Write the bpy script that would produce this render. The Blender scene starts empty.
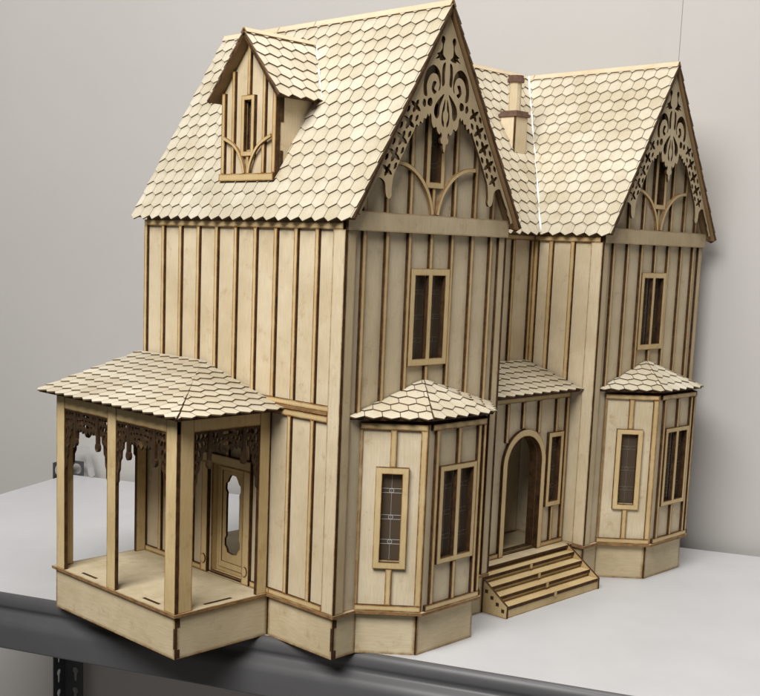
import bpy, bmesh, math, random
from mathutils import Vector, Matrix
random.seed(7)
S = 0.01                                   # everything below is laid out in centimetres
scene = bpy.context.scene
COL = scene.collection
V3 = lambda *a: Vector(a)
Z = V3(0, 0, 1)

# ------------------------------------------------------------------ materials
def newmat(name):
    m = bpy.data.materials.new(name); m.use_nodes = True
    nt = m.node_tree; b = nt.nodes['Principled BSDF']
    return m, nt, b
def N(nt, t, **kw):
    n = nt.nodes.new(t)
    for k, v in kw.items():
        if k.startswith('i_'): n.inputs[k[2:].replace('_', ' ')].default_value = v
        else: setattr(n, k, v)
    return n
def ramp(nt, stops):
    r = nt.nodes.new('ShaderNodeValToRGB'); e = r.color_ramp.elements
    while len(e) < len(stops): e.new(0.5)
    for x, (p, c) in zip(e, stops): x.position = p; x.color = (*c, 1)
    return r
def mix(nt, fac, a, b, mode='MIX'):
    m = nt.nodes.new('ShaderNodeMix'); m.data_type = 'RGBA'; m.blend_type = mode
    for sock, v in ((m.inputs[0], fac), (m.inputs[6], a), (m.inputs[7], b)):
        if hasattr(v, 'links'): nt.links.new(v, sock)
        elif isinstance(v, tuple): sock.default_value = (*v, 1)
        else: sock.default_value = v
    return m.outputs[2]

def wood(name, c0, c1, scorch=(0.22, 0.115, 0.035), grain=(900, 900, 60), amount=1.0, stain=0.5, rough=0.62, spec=0.25, bump=0.12):
    m, nt, b = newmat(name)
    tc = N(nt, 'ShaderNodeTexCoord'); oi = N(nt, 'ShaderNodeObjectInfo')
    mp = N(nt, 'ShaderNodeMapping'); mp.inputs['Scale'].default_value = grain
    nt.links.new(tc.outputs['Object'], mp.inputs['Vector'])
    g = N(nt, 'ShaderNodeTexNoise', i_Scale=1.0, i_Detail=5.0, i_Roughness=0.65); nt.links.new(mp.outputs[0], g.inputs['Vector'])
    big = N(nt, 'ShaderNodeTexNoise', i_Scale=14.0, i_Detail=3.0, i_Roughness=0.6); nt.links.new(tc.outputs['Object'], big.inputs['Vector'])
    gr = ramp(nt, [(0.25, c0), (0.75, c1)]); nt.links.new(g.outputs['Fac'], gr.inputs[0])
    br = ramp(nt, [(0.3, (0.80, 0.77, 0.70)), (0.7, (1.0, 1.0, 1.0))]); nt.links.new(big.outputs['Fac'], br.inputs[0])
    c = mix(nt, 1.0, gr.outputs[0], br.outputs[0], 'MULTIPLY')
    # piece-to-piece tone
    tr = ramp(nt, [(0.0, (0.90, 0.87, 0.82)), (1.0, (1.0, 1.0, 1.0))]); nt.links.new(oi.outputs['Random'], tr.inputs[0])
    c = mix(nt, 1.0, c, tr.outputs[0], 'MULTIPLY')
    ta = N(nt, 'ShaderNodeAttribute', attribute_name='tone')
    tt = ramp(nt, [(0.0, (1, 1, 1)), (1.0, (0.76, 0.72, 0.64))]); nt.links.new(ta.outputs['Fac'], tt.inputs[0])
    c = mix(nt, 1.0, c, tt.outputs[0], 'MULTIPLY')
    # laser scorch along the cut edges, uneven
    at = N(nt, 'ShaderNodeAttribute', attribute_name='burn')
    sn = N(nt, 'ShaderNodeTexNoise', i_Scale=70.0, i_Detail=4.0, i_Roughness=0.7); nt.links.new(tc.outputs['Object'], sn.inputs['Vector'])
    mr = N(nt, 'ShaderNodeMapRange'); mr.inputs['From Min'].default_value = 0.3; mr.inputs['From Max'].default_value = 0.7
    mr.inputs['To Min'].default_value = 0.35; mr.inputs['To Max'].default_value = 1.15
    nt.links.new(sn.outputs['Fac'], mr.inputs['Value'])
    mu = N(nt, 'ShaderNodeMath', operation='MULTIPLY', use_clamp=True); nt.links.new(at.outputs['Fac'], mu.inputs[0]); nt.links.new(mr.outputs[0], mu.inputs[1])
    mu2 = N(nt, 'ShaderNodeMath', operation='MULTIPLY', use_clamp=True); nt.links.new(mu.outputs[0], mu2.inputs[0]); mu2.inputs[1].default_value = amount
    c = mix(nt, mu2.outputs[0], c, scorch)
    # smoke stains
    s2 = N(nt, 'ShaderNodeTexNoise', i_Scale=45.0, i_Detail=5.0, i_Roughness=0.75); nt.links.new(tc.outputs['Object'], s2.inputs['Vector'])
    sr = ramp(nt, [(0.57, (0, 0, 0)), (0.74, (stain, stain, stain))]); nt.links.new(s2.outputs['Fac'], sr.inputs[0])
    c = mix(nt, sr.outputs[0], c, (0.30, 0.185, 0.07))
    nt.links.new(c, b.inputs['Base Color'])
    b.inputs['Roughness'].default_value = rough; b.inputs['Specular IOR Level'].default_value = spec
    bp = N(nt, 'ShaderNodeBump'); bp.inputs['Strength'].default_value = bump; bp.inputs['Distance'].default_value = 0.0006
    nt.links.new(g.outputs['Fac'], bp.inputs['Height']); nt.links.new(bp.outputs[0], b.inputs['Normal'])
    return m
def charred(name, c0, c1, rough=0.75):
    m, nt, b = newmat(name)
    tc = N(nt, 'ShaderNodeTexCoord')
    g = N(nt, 'ShaderNodeTexNoise', i_Scale=90.0, i_Detail=6.0, i_Roughness=0.7); nt.links.new(tc.outputs['Object'], g.inputs['Vector'])
    r = ramp(nt, [(0.3, c0), (0.75, c1)]); nt.links.new(g.outputs['Fac'], r.inputs[0]); nt.links.new(r.outputs[0], b.inputs['Base Color'])
    b.inputs['Roughness'].default_value = rough; b.inputs['Specular IOR Level'].default_value = 0.2
    return m
W_FACE = wood('birch_ply', (0.60, 0.50, 0.345), (0.75, 0.65, 0.485), scorch=(0.20, 0.10, 0.025), amount=1.1)
W_HOR = wood('birch_ply_horizontal', (0.54, 0.45, 0.30), (0.68, 0.585, 0.415), scorch=(0.20, 0.10, 0.025), grain=(60, 60, 900), amount=1.1)
W_TRIM = wood('birch_trim', (0.56, 0.42, 0.215), (0.70, 0.56, 0.325), scorch=(0.21, 0.085, 0.015), amount=1.35)
W_SHNG = wood('birch_shingle', (0.575, 0.53, 0.43), (0.66, 0.615, 0.515), scorch=(0.33, 0.26, 0.16), grain=(350, 350, 350), amount=0.6, stain=0.3, rough=0.42, spec=0.4, bump=0.05)
W_FRET = wood('birch_fretwork', (0.48, 0.39, 0.25), (0.60, 0.50, 0.34), amount=0.8)
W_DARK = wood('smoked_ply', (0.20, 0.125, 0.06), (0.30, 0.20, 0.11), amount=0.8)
W_RIDGE = wood('ridge_strip', (0.60, 0.50, 0.37), (0.70, 0.60, 0.46), scorch=(0.45, 0.30, 0.15), amount=0.6)
W_CHAR_BACKLIT = wood('scorched_backlit_fretwork', (0.030, 0.018, 0.010), (0.065, 0.040, 0.021), amount=0.0)  # char plus the backlit shade of the brackets, put into one near-black colour
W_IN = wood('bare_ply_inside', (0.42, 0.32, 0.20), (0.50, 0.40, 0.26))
EDGE = charred('laser_cut_edge', (0.018, 0.009, 0.0045), (0.105, 0.052, 0.02))
EDGE_SOFT = charred('laser_cut_edge_light', (0.13, 0.065, 0.025), (0.34, 0.20, 0.085))
SH_EDGE = charred('shingle_cut_edge', (0.06, 0.038, 0.02), (0.22, 0.15, 0.085))
def plain(name, col, rough=0.5, metal=0.0, spec=0.5, noise=0.06, nscale=40, bump=0.0):
    m, nt, b = newmat(name)
    tc = N(nt, 'ShaderNodeTexCoord')
    g = N(nt, 'ShaderNodeTexNoise', i_Scale=float(nscale), i_Detail=5.0, i_Roughness=0.65); nt.links.new(tc.outputs['Object'], g.inputs['Vector'])
    lo = tuple(max(0, x*(1-noise)) for x in col); hi = tuple(min(1, x*(1+noise)) for x in col)
    r = ramp(nt, [(0.3, lo), (0.7, hi)]); nt.links.new(g.outputs['Fac'], r.inputs[0]); nt.links.new(r.outputs[0], b.inputs['Base Color'])
    b.inputs['Roughness'].default_value = rough; b.inputs['Metallic'].default_value = metal; b.inputs['Specular IOR Level'].default_value = spec
    if bump:
        g2 = N(nt, 'ShaderNodeTexNoise', i_Scale=1800.0, i_Detail=2.0); nt.links.new(tc.outputs['Object'], g2.inputs['Vector'])
        bp = N(nt, 'ShaderNodeBump'); bp.inputs['Strength'].default_value = bump; bp.inputs['Distance'].default_value = 0.0004
        nt.links.new(g2.outputs['Fac'], bp.inputs['Height']); nt.links.new(bp.outputs[0], b.inputs['Normal'])
    return m
M_BOARD = plain('white_laminate', (0.465, 0.465, 0.475), 0.42, noise=0.035, nscale=14, bump=0.05)
M_BEDGE = plain('board_edge', (0.30, 0.28, 0.26), 0.7)
M_WALL = plain('painted_wall', (0.47, 0.451, 0.434), 0.6, noise=0.02, nscale=4, bump=0.35, spec=0.3)
M_SEAM = plain('wall_seam_dark', (0.33, 0.31, 0.30), 0.8)
M_BEAM = plain('grey_powder_coat', (0.085, 0.084, 0.088), 0.46, spec=0.5, noise=0.05, bump=0.15)
M_POST = plain('dark_upright_coat', (0.050, 0.051, 0.055), 0.5, noise=0.05, bump=0.1)
M_GLUE = plain('white_glue', (0.78, 0.77, 0.73), 0.35, noise=0.01)
M_LEAD_LIT = plain('etched_line_lit', (0.75, 0.75, 0.75), 0.25, metal=0.3)  # etched line with the light it catches painted in, one window only
M_LEAD_DIM = plain('etched_line_unlit', (0.22, 0.20, 0.18), 0.5)  # same line as above without the painted catch of light
def glass(name, tint, gl=0.10, diffuse_mix=0.0, hc=(0.17, 0.125, 0.085)):
    m = bpy.data.materials.new(name); m.use_nodes = True; nt = m.node_tree
    for n in list(nt.nodes): nt.nodes.remove(n)
    o = N(nt, 'ShaderNodeOutputMaterial'); tr = N(nt, 'ShaderNodeBsdfTransparent'); tr.inputs[0].default_value = (*tint, 1)
    g = N(nt, 'ShaderNodeBsdfGlossy'); g.inputs['Roughness'].default_value = 0.08
    f = N(nt, 'ShaderNodeFresnel'); f.inputs[0].default_value = 1.45
    a = N(nt, 'ShaderNodeMath', operation='MAXIMUM'); nt.links.new(f.outputs[0], a.inputs[0]); a.inputs[1].default_value = gl * 0.4
    mx = N(nt, 'ShaderNodeMixShader'); nt.links.new(a.outputs[0], mx.inputs[0]); nt.links.new(tr.outputs[0], mx.inputs[1]); nt.links.new(g.outputs[0], mx.inputs[2])
    if diffuse_mix:
        df = N(nt, 'ShaderNodeBsdfDiffuse'); df.inputs[0].default_value = (*hc, 1)
        m2 = N(nt, 'ShaderNodeMixShader'); m2.inputs[0].default_value = diffuse_mix
        nt.links.new(mx.outputs[0], m2.inputs[1]); nt.links.new(df.outputs[0], m2.inputs[2]); nt.links.new(m2.outputs[0], o.inputs['Surface'])
    else: nt.links.new(mx.outputs[0], o.inputs['Surface'])
    return m
M_GLASS = glass('acrylic_painted_interior', (0.78, 0.72, 0.66), diffuse_mix=0.42)  # warm interior light behind the panes painted in as brown tint and diffuse
M_FILM = glass('clear_plastic_film', (0.97, 0.97, 0.97), 0.3, diffuse_mix=0.2, hc=(0.7, 0.7, 0.7))

# ------------------------------------------------------------------ geometry helpers
class Fr:
    """a plane: origin o, axes U, V, outward normal N"""
    def __init__(s, o, U, Vv=Z):
        s.o = Vector(o); s.U = Vector(U).normalized(); s.V = Vector(Vv).normalized(); s.N = s.U.cross(s.V)
    def __call__(s, u, v, h=0.0): return (s.o + s.U*u + s.V*v + s.N*h) * S
def link(name, bm, mats, parent=None, smooth=False):
    me = bpy.data.meshes.new(name); bm.to_mesh(me); bm.free()
    for m in (mats if isinstance(mats, (list, tuple)) else [mats]): me.materials.append(m)
    if smooth:
        for p in me.polygons: p.use_smooth = True
    o = bpy.data.objects.new(name, me); COL.objects.link(o); o.parent = parent
    return o
def newbm():
    bm = bmesh.new(); bm.verts.layers.float.new('burn'); bm.verts.layers.float.new('tone'); return bm
def add_plate(bm, fr, outer, t, h0=0.0, holes=(), burn=0.13, mi=(0, 1)):
    """flat laser-cut piece lying from h0 to h0+t; scorched ring of width `burn` on its faces"""
    b = bmesh.new(); L = b.verts.layers.float.new('burn')
    edges = []
    for loop in [outer, *holes]:
        vs = [b.verts.new((p[0], p[1], 0)) for p in loop]
        edges += [b.edges.new((vs[i], vs[(i+1) % len(vs)])) for i in range(len(vs))]
    bmesh.ops.triangle_fill(b, use_beauty=True, use_dissolve=False, edges=edges, normal=(0, 0, 1))
    if burn > 0:
        bmesh.ops.inset_region(b, faces=b.faces[:], thickness=burn, use_even_offset=True, use_boundary=True)
    for v in b.verts: v[L] = 1.0 if (burn > 0 and any(e.is_boundary for e in v.link_edges)) else 0.0
    b.faces.ensure_lookup_table()
    top = b.faces[:]
    r = bmesh.ops.extrude_face_region(b, geom=top)
    for e in r['geom']:
        if isinstance(e, bmesh.types.BMVert): e.co.z = t
    bmesh.ops.recalc_face_normals(b, faces=b.faces[:])
    BL = bm.verts.layers.float['burn']
    mp = {}
    for v in b.verts:
        w = bm.verts.new(fr(v.co.x, v.co.y, h0 + v.co.z)); w[BL] = v[L]; mp[v] = w
    for f in b.faces:
        try: g = bm.faces.new([mp[v] for v in f.verts])
        except ValueError: continue
        g.material_index = mi[0] if abs(f.normal.z) > 0.7 else mi[1]
    b.free()
def rect(u0, v0, u1, v1): return [(u0, v0), (u1, v0), (u1, v1), (u0, v1)]
def plate(name, fr, outer, t, parent, h0=0.0, holes=(), burn=0.19, mats=None):
    if name == 'plinth': burn = 0.38
    bm = newbm(); add_plate(bm, fr, outer, t, h0, holes, burn)
    return link(name, bm, mats or (W_FACE, EDGE), parent)
BW, BD = 0.52, 0.34                        # batten width and depth
def bar(fr, u0, v0, u1, v1, parent, name='batten', d=BD, h0=0.0, mats=None, burn=0.19):
    return plate(name, fr, rect(u0, v0, u1, v1), d, parent, h0, burn=burn, mats=mats or (W_TRIM, EDGE))
def vbar(fr, uc, v0, v1, parent, w=BW, **k): return bar(fr, uc-w/2, v0, uc+w/2, v1, parent, **k)
def add_box(bm, c, d, rot=None, mi=0):
    r = bmesh.ops.create_cube(bm, size=1.0)
    for v in r['verts']:
        p = Vector((v.co.x*d[0], v.co.y*d[1], v.co.z*d[2]))
        if rot: p = rot @ p
        v.co = (p + Vector(c)) * S
    for f in {f for v in r['verts'] for f in v.link_faces}: f.material_index = mi
def clip(poly, cl):
    """Sutherland-Hodgman against a convex counter-clockwise polygon"""
    out = poly
    for i in range(len(cl)):
        a, b = cl[i], cl[(i+1) % len(cl)]
        ins = lambda p: (b[0]-a[0])*(p[1]-a[1]) - (b[1]-a[1])*(p[0]-a[0]) >= -1e-9
        src, out = out, []
        for j in range(len(src)):
            p, q = src[j], src[(j+1) % len(src)]
            ip, iq = ins(p), ins(q)
            if ip: out.append(p)
            if ip != iq:
                dx, dy = q[0]-p[0], q[1]-p[1]; ex, ey = b[0]-a[0], b[1]-a[1]
                den = ex*dy - ey*dx
                if abs(den) > 1e-12:
                    t = (ey*(p[0]-a[0]) - ex*(p[1]-a[1])) / den
                    out.append((p[0]+dx*t, p[1]+dy*t))
        if len(out) < 3: return []
    return out
def area(p): return 0.5*sum(p[i][0]*p[(i+1) % len(p)][1]-p[(i+1) % len(p)][0]*p[i][1] for i in range(len(p)))
SW, SE, ST = 1.80, 1.58, 0.50              # shingle width, exposure, tooth depth
def shingles(fr, poly, parent, name='shingles', e=SE, th=0.15, drop=0.30, shift=0.0, warm=None):
    us = [p[0] for p in poly]; vs = [p[1] for p in poly]
    y0 = min(vs)
    # eave teeth may hang over the deck by `drop`
    cl = [(p[0], p[1]-drop-0.02 if abs(p[1]-y0) < 1e-6 else p[1]) for p in poly]
    bm = newbm(); BL = bm.verts.layers.float['burn']; TL = bm.verts.layers.float['tone']
    r = 0; v = y0 - drop
    while v < max(vs) - 0.15:
        off = (SW/2 if r % 2 else 0.0) + shift
        n0 = int((min(us)-off)/SW) - 2; n1 = int((max(us)-off)/SW) + 2
        jig = random.uniform(-0.05, 0.05); rt = random.random()*0.30
        for k in range(n0, n1):
            u = k*SW + off; g = 0.028; ln = e + ST + 0.15
            c = random.uniform(-0.05, 0.05); sk = random.uniform(-0.035, 0.035); g = random.uniform(0.012, 0.045)
            p = [(u+g, v+ST+jig), (u+SW/2+sk, v+jig+c), (u+SW-g, v+ST+jig+sk), (u+SW-g, v+ln), (u+g, v+ln)]
            p = clip(p, cl)
            if len(p) < 3 or area(p) < 0.03: continue
            tone = min(1, max(0, random.gauss(0.2, 0.14) + rt))
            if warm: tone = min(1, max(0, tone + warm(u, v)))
            cx = sum(q[0] for q in p)/len(p); cy = sum(q[1] for q in p)/len(p)
            hh = lambda q: 0.34 - 0.20*(q[1]-v)/ln + random.uniform(-0.006, 0.006)
            top = []; inn = []; bot = []
            for q in p:
                h = hh(q); a = bm.verts.new(fr(q[0], q[1], h)); a[BL] = 1.0
                dx, dy = cx-q[0], cy-q[1]; dl = math.hypot(dx, dy) or 1; s = min(0.10, dl*0.4)/dl
                b = bm.verts.new(fr(q[0]+dx*s, q[1]+dy*s, h+0.004)); b[BL] = 0.0
                d = bm.verts.new(fr(q[0], q[1], h-th)); d[BL] = 1.0
                for w in (a, b, d): w[TL] = tone
                top.append(a); inn.append(b); bot.append(d)
            n = len(p)
            bm.faces.new(inn).material_index = 0
            bm.faces.new(bot[::-1]).material_index = 1
            for i in range(n):
                j = (i+1) % n
                bm.faces.new((top[i], top[j], inn[j], inn[i])).material_index = 0
                bm.faces.new((bot[i], bot[j], top[j], top[i])).material_index = 1
        v += e; r += 1
    return link(name, bm, (W_SHNG, SH_EDGE), parent)
def roof(fr, poly, parent, name='roof', t=0.30, mats=None, tiles=None, **k):
    """deck of ply with its own courses of shingles"""
    lo = min(p[1] for p in poly)                       # the deck stops short of the hanging teeth
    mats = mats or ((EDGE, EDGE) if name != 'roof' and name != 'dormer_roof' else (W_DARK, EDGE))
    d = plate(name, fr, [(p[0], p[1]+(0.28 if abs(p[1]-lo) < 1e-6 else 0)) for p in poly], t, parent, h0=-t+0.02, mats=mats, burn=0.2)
    shingles(fr, tiles or poly, d, **k)
    return d
def catmull(pts, n=5, closed=True):
    out = []; m = len(pts)
    for i in range(m if closed else m-1):
        g = (lambda k: pts[k % m]) if closed else (lambda k: pts[min(max(k, 0), m-1)])
        p0, p1, p2, p3 = g(i-1), g(i), g(i+1), g(i+2)
        for s in range(n):
            t = s/n
            out.append(tuple(0.5*((2*p1[a]) + (-p0[a]+p2[a])*t + (2*p0[a]-5*p1[a]+4*p2[a]-p3[a])*t*t + (-p0[a]+3*p1[a]-3*p2[a]+p3[a])*t**3) for a in (0, 1)))
    if not closed: out.append(pts[-1])
    return out
def ribbon(pts, w):
    """outline of a strip of width w along a smooth centre line"""
    c = catmull(pts, 6, False); L = []; R = []
    for i, p in enumerate(c):
        a = c[max(i-1, 0)]; b = c[min(i+1, len(c)-1)]
        dx, dy = b[0]-a[0], b[1]-a[1]; l = math.hypot(dx, dy) or 1
        L.append((p[0]-dy/l*w/2, p[1]+dx/l*w/2)); R.append((p[0]+dy/l*w/2, p[1]-dx/l*w/2))
    return L + R[::-1]
def tube(bm, pts, r, seg=8, mi=0):
    rings = []
    for i, p in enumerate(pts):
        a = Vector(pts[max(i-1, 0)]); b = Vector(pts[min(i+1, len(pts)-1)]); t = (b-a).normalized()
        x = t.orthogonal().normalized(); y = t.cross(x); rr = r[i] if isinstance(r, (list, tuple)) else r
        rings.append([bm.verts.new((Vector(p) + (x*math.cos(k*math.tau/seg) + y*math.sin(k*math.tau/seg))*rr)*S) for k in range(seg)])
    for a, b in zip(rings, rings[1:]):
        for k in range(seg): bm.faces.new((a[k], a[(k+1) % seg], b[(k+1) % seg], b[k])).material_index = mi
    bm.faces.new(rings[0][::-1]); bm.faces.new(rings[-1])
def window(fr, u0, v0, u1, v1, parent, rim=0.58, mull=0.0, lead=True, h=0.0, bright=0.02):
    """frame plate with one or two lights, acrylic pane behind, etched leading on it"""
    holes = []
    if mull:
        c = (u0+u1)/2
        holes = [rect(u0+rim, v0+rim, c-mull/2, v1-rim), rect(c+mull/2, v0+rim, u1-rim, v1-rim)]
    else: holes = [rect(u0+rim, v0+rim, u1-rim, v1-rim)]
    w = plate('window', fr, rect(u0, v0, u1, v1), 0.42, parent, 0.0, holes=holes, burn=0.11, mats=(W_TRIM, EDGE))
    for hl in holes:
        a, b = hl[0], hl[2]
        bm = newbm(); add_plate(bm, fr, rect(a[0]-0.15, a[1]-0.15, b[0]+0.15, b[1]+0.15), 0.08, -0.40, burn=0)
        link('pane', bm, (M_GLASS, M_GLASS), w)
        if lead:
            bm = newbm(); H = -0.32; uc = (a[0]+b[0])/2
            def ln(ua, va, ub, vb, wd=0.035):
                if abs(ua-ub) < 1e-6: add_plate(bm, fr, rect(ua-wd/2, va, ua+wd/2, vb), 0.012, H, burn=0)
                else: add_plate(bm, fr, rect(ua, va-wd/2, ub, va+wd/2), 0.012, H, burn=0)
            ln(uc, a[1], uc, b[1], 0.018)
            for f in (0.2, 0.5, 0.78):
                vc = b[1] - (b[1]-a[1])*f
                for s in (-0.22, 0.22): ln(a[0], vc+s, b[0], vc+s, bright)
                ring = [(uc+0.24*math.cos(t*math.tau/14), vc+0.24*math.sin(t*math.tau/14)) for t in range(14)]
                rin = [(uc+(0.24-bright)*math.cos(t*math.tau/14), vc+(0.24-bright)*math.sin(t*math.tau/14)) for t in range(14)]
                add_plate(bm, fr, ring, 0.015, H, holes=[rin], burn=0)
            link('leading', bm, (M_LEAD_LIT if bright > 0.03 else M_LEAD_DIM,)*2, w)
    return w

# ------------------------------------------------------------------ the dollhouse
house = bpy.data.objects.new('dollhouse', None); COL.objects.link(house)
house['label'] = 'unpainted plywood dollhouse with two steep shingled gables and a porch, on the white shelf'
house['category'] = 'dollhouse'
W, D, GAP = 24.6, 32.8, 20.18
XB = W + GAP
ZB, ZT = 4.45, 4.75                        # underside / top of ground floor sheet
ZE, ZR = 44.1, 66.0                        # eave and ridge
OS, OF, OBk = 0.95, 1.8, 1.6
DOWN_HALF = W/2 + OS
SL = math.hypot(DOWN_HALF, ZR-ZE); SC, SN = DOWN_HALF/SL, (ZR-ZE)/SL
XA_, XB_, XC_, XD_, BB = 3.05, 7.72, 16.88, 21.55, 5.0   # bay plan

def joint_marks(fr, u, zs, parent, w=0.32):
    """charred finger-joint ends showing on a face"""
    for a, b in zs:
        bm = newbm(); add_plate(bm, fr, rect(u-w/2, a, u+w/2, b), 0.03, 0.002, burn=0)
        link('finger_joint', bm, (EDGE, EDGE), parent)

def wing(x0, left_bay_window=True):
    FF = Fr((x0, 0, 0), (1, 0, 0))                          # front, u = x, outward -y
    T = 0.32
    hw = lambda z: max(0, (ZR - 0.55 - z) / SN * SC)
    # front wall with the gable in one sheet; openings for bay, window, attic window
    zc = ZR - 0.6
    outer = [(0, ZT), (W, ZT), (W, ZE+0.3), (W/2+hw(ZE+0.9), ZE+0.9), (W/2, zc), (W/2-hw(ZE+0.9), ZE+0.9), (0, ZE+0.3)]
    holes = [rect(XA_+0.4, ZT+0.4, XD_-0.4, 24.0), rect(9.75, 30.2, 14.85, 39.1), rect(11.4, 48.5, 13.2, 56.4)]
    wl = plate('front_wall', FF, outer, T, house, -T, holes=holes, burn=0.15)
    # upper-storey battens
    for u in (2.35, 5.6, 8.95, 12.3, 15.65, 19.0, 22.25):
        if u in (12.3,):
            vbar(FF, u, 39.6, 43.6, wl); vbar(FF, u, 27.9, 29.6, wl)
        elif u in (8.95, 15.65): vbar(FF, u, 26.9, 43.6, wl)
        else: vbar(FF, u, 25.0, 43.6, wl)
    window(FF, 9.22, 29.6, 15.38, 39.7, house, rim=0.72, mull=0.62)
    # attic battens and curved braces
    for u in (2.3, 5.45, 8.85, 15.75, 19.15, 22.3):
        vbar(FF, u, 45.0, ZR-0.9-abs(u-W/2)/SC*SN-0.3, wl)
    vbar(FF, 12.3, 45.0, 48.0, wl)
    window(FF, 10.85, 47.9, 13.75, 57.0, house, rim=0.62)
    vbar(FF, 12.3, 57.0, 63.6, wl)
    for s in (-1, 1):
        pts = [(12.3+s*a, b) for a, b in ((0.42, 45.2), (0.62, 46.1), (1.15, 47.3), (2.0, 48.4), (3.1, 49.3), (4.6, 49.95), (6.3, 50.15))]
        r = ribbon(pts, 0.42)
        plate('brace', FF, r, 0.30, wl, BD-0.02, burn=0.08, mats=(W_TRIM, EDGE_SOFT))
    # band between storeys of gable and wall
    plate('band_board', FF, rect(-0.3, 43.25, W+0.25, 45.15), 0.30, house, BD+0.01, mats=(W_FRET, EDGE))
    # corner boards
    bar(FF, 0.01, 4.8, 1.15, 43.3, house, name='corner_board', mats=(W_FRET, EDGE))
    bar(FF, W-1.0, 4.8, W-0.01, 43.3, house, name='corner_board', mats=(W_FRET, EDGE))
    # ---- bay
    L = math.hypot(XB_-XA_, BB)
    FL = Fr((x0+XA_, 0, 0), (XB_-XA_, -BB, 0)); FC = Fr((x0+XB_, -BB, 0), (1, 0, 0)); FRt = Fr((x0+XC_, -BB, 0), (XD_-XC_, BB, 0))
    cw = XC_-XB_
    zt = 24.25
    # angled left sheet
    b1 = plate('bay_wall', FL, rect(0, ZT, L-0.1, zt), 0.3, house, -0.3, holes=[rect(2.35, 10.1, 4.45, 19.05)])
    window(FL, 1.72, 9.3, 5.08, 19.8, house, rim=0.66, bright=0.035 if x0 == 0 else 0.02)
    bar(FL, 0.0, ZT+0.05, L-0.02, 5.4, b1, name='trim'); bar(FL, 0.0, zt-0.6, L-0.02, zt, b1, name='trim')
    bar(FL, 0.0, 5.42, 0.30, zt-0.62, b1, name='trim', d=0.2); bar(FL, L-0.70, 5.42, L-0.02, zt-0.62, b1, name='trim')
    vbar(FL, 3.4, 19.82, zt-0.62, b1, w=0.62); vbar(FL, 3.4, 5.42, 9.28, b1, w=0.62)
    # front sheet
    c0, c1 = 9.45-XB_, 15.35-XB_
    b2 = plate('bay_wall', FC, rect(0.05, ZT, cw-0.05, zt), 0.3, house, -0.3, holes=[rect(c0+0.5, 9.95, c1-0.5, 19.3)])
    window(FC, c0, 9.55, c1, 19.85, house, rim=0.58, mull=0.62)
    bar(FC, 0.38, ZT+0.05, cw-0.1, 5.4, b2, name='trim'); bar(FC, 0.38, zt-0.62, cw-0.1, zt, b2, name='trim')
    cc = (c0+c1)/2
    vbar(FC, cc, 19.87, zt-0.64, b2); vbar(FC, cc, 5.42, 9.53, b2)
    for u in (1.25, cw-1.2): vbar(FC, u, 5.42, zt-0.64, b2, w=0.5)
    vbar(FC, cw-0.35, 5.42, zt-0.64, b2, w=0.4)
    # angled right sheet
    b3 = plate('bay_wall', FRt, rect(0.1, ZT, L, zt), 0.3, house, -0.3, holes=[rect(2.35, 10.1, 4.45, 19.05)])
    window(FRt, 1.72, 9.3, 5.08, 19.8, house, rim=0.66)
    bar(FRt, 0, ZT+0.05, L, 5.4, b3, name='trim'); bar(FRt, 0, zt-0.6, L, zt, b3, name='trim')
    # plinth sheets, set back under the floor sheet
    k = 0.35
    PL = Fr((x0+XA_+k, k*0.2, 0), (XB_-XA_, -BB, 0)); PC = Fr((x0+XB_+0.02, -BB+k, 0), (1, 0, 0)); PR = Fr((x0+XC_-0.12, -BB+k, 0), (XD_-XC_, BB, 0))
    plate('plinth', PL, rect(-0.2, 0, L-0.62, ZB), 0.3, house, -0.3, mats=(W_HOR, EDGE))
    plate('plinth', PC, rect(0, 0, cw-0.14, ZB), 0.3, house, -0.3, mats=(W_HOR, EDGE))
    plate('plinth', PR, rect(0.35, 0, L+0.2, ZB), 0.3, house, -0.3, mats=(W_HOR, EDGE))
    p = plate('plinth', FF, rect(0.31, 0, XA_+0.3, ZB), 0.3, house, -0.3, mats=(W_HOR, EDGE))
    if x0 == 0: joint_marks(FF, 0.45, [(0.05, 0.9), (3.3, 4.1)], p)
    plate('plinth', FF, rect(XD_-0.3, 0, W-0.31, ZB), 0.3, house, -0.3, mats=(W_HOR, EDGE))
    # ground floor sheet following the bay, its charred rim showing as a ledge
    FG = Fr((x0, 0, ZB), (1, 0, 0), (0, 1, 0)); o = 0.42
    fp = [(-0.45, -0.45), (XA_-0.2, -0.45), (XB_-0.22, -BB-o), (XC_+0.22, -BB-o), (XD_+0.2, -0.45), (W+0.3, -0.45), (W+0.3, D), (-0.45, D)]
    plate('floor', FG, fp, ZT-ZB, house, 0, burn=0.25, mats=(W_HOR, EDGE_SOFT))
    # upper floors
    for z in (25.0, 44.0):
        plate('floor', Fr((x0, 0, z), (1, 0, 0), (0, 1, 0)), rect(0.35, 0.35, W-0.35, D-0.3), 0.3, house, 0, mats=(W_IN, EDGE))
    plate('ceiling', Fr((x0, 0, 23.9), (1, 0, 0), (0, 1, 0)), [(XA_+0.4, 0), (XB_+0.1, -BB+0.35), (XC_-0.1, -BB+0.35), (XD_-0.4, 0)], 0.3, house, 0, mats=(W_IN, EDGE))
    # ---- bay roof
    ax, az = W/2, 27.95; ez = 24.72
    P = [(0.85, 0.0), (7.25, -5.95), (17.35, -5.95), (23.75, 0.0)]
    apex = Vector((x0+ax, -0.02, az))
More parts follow.
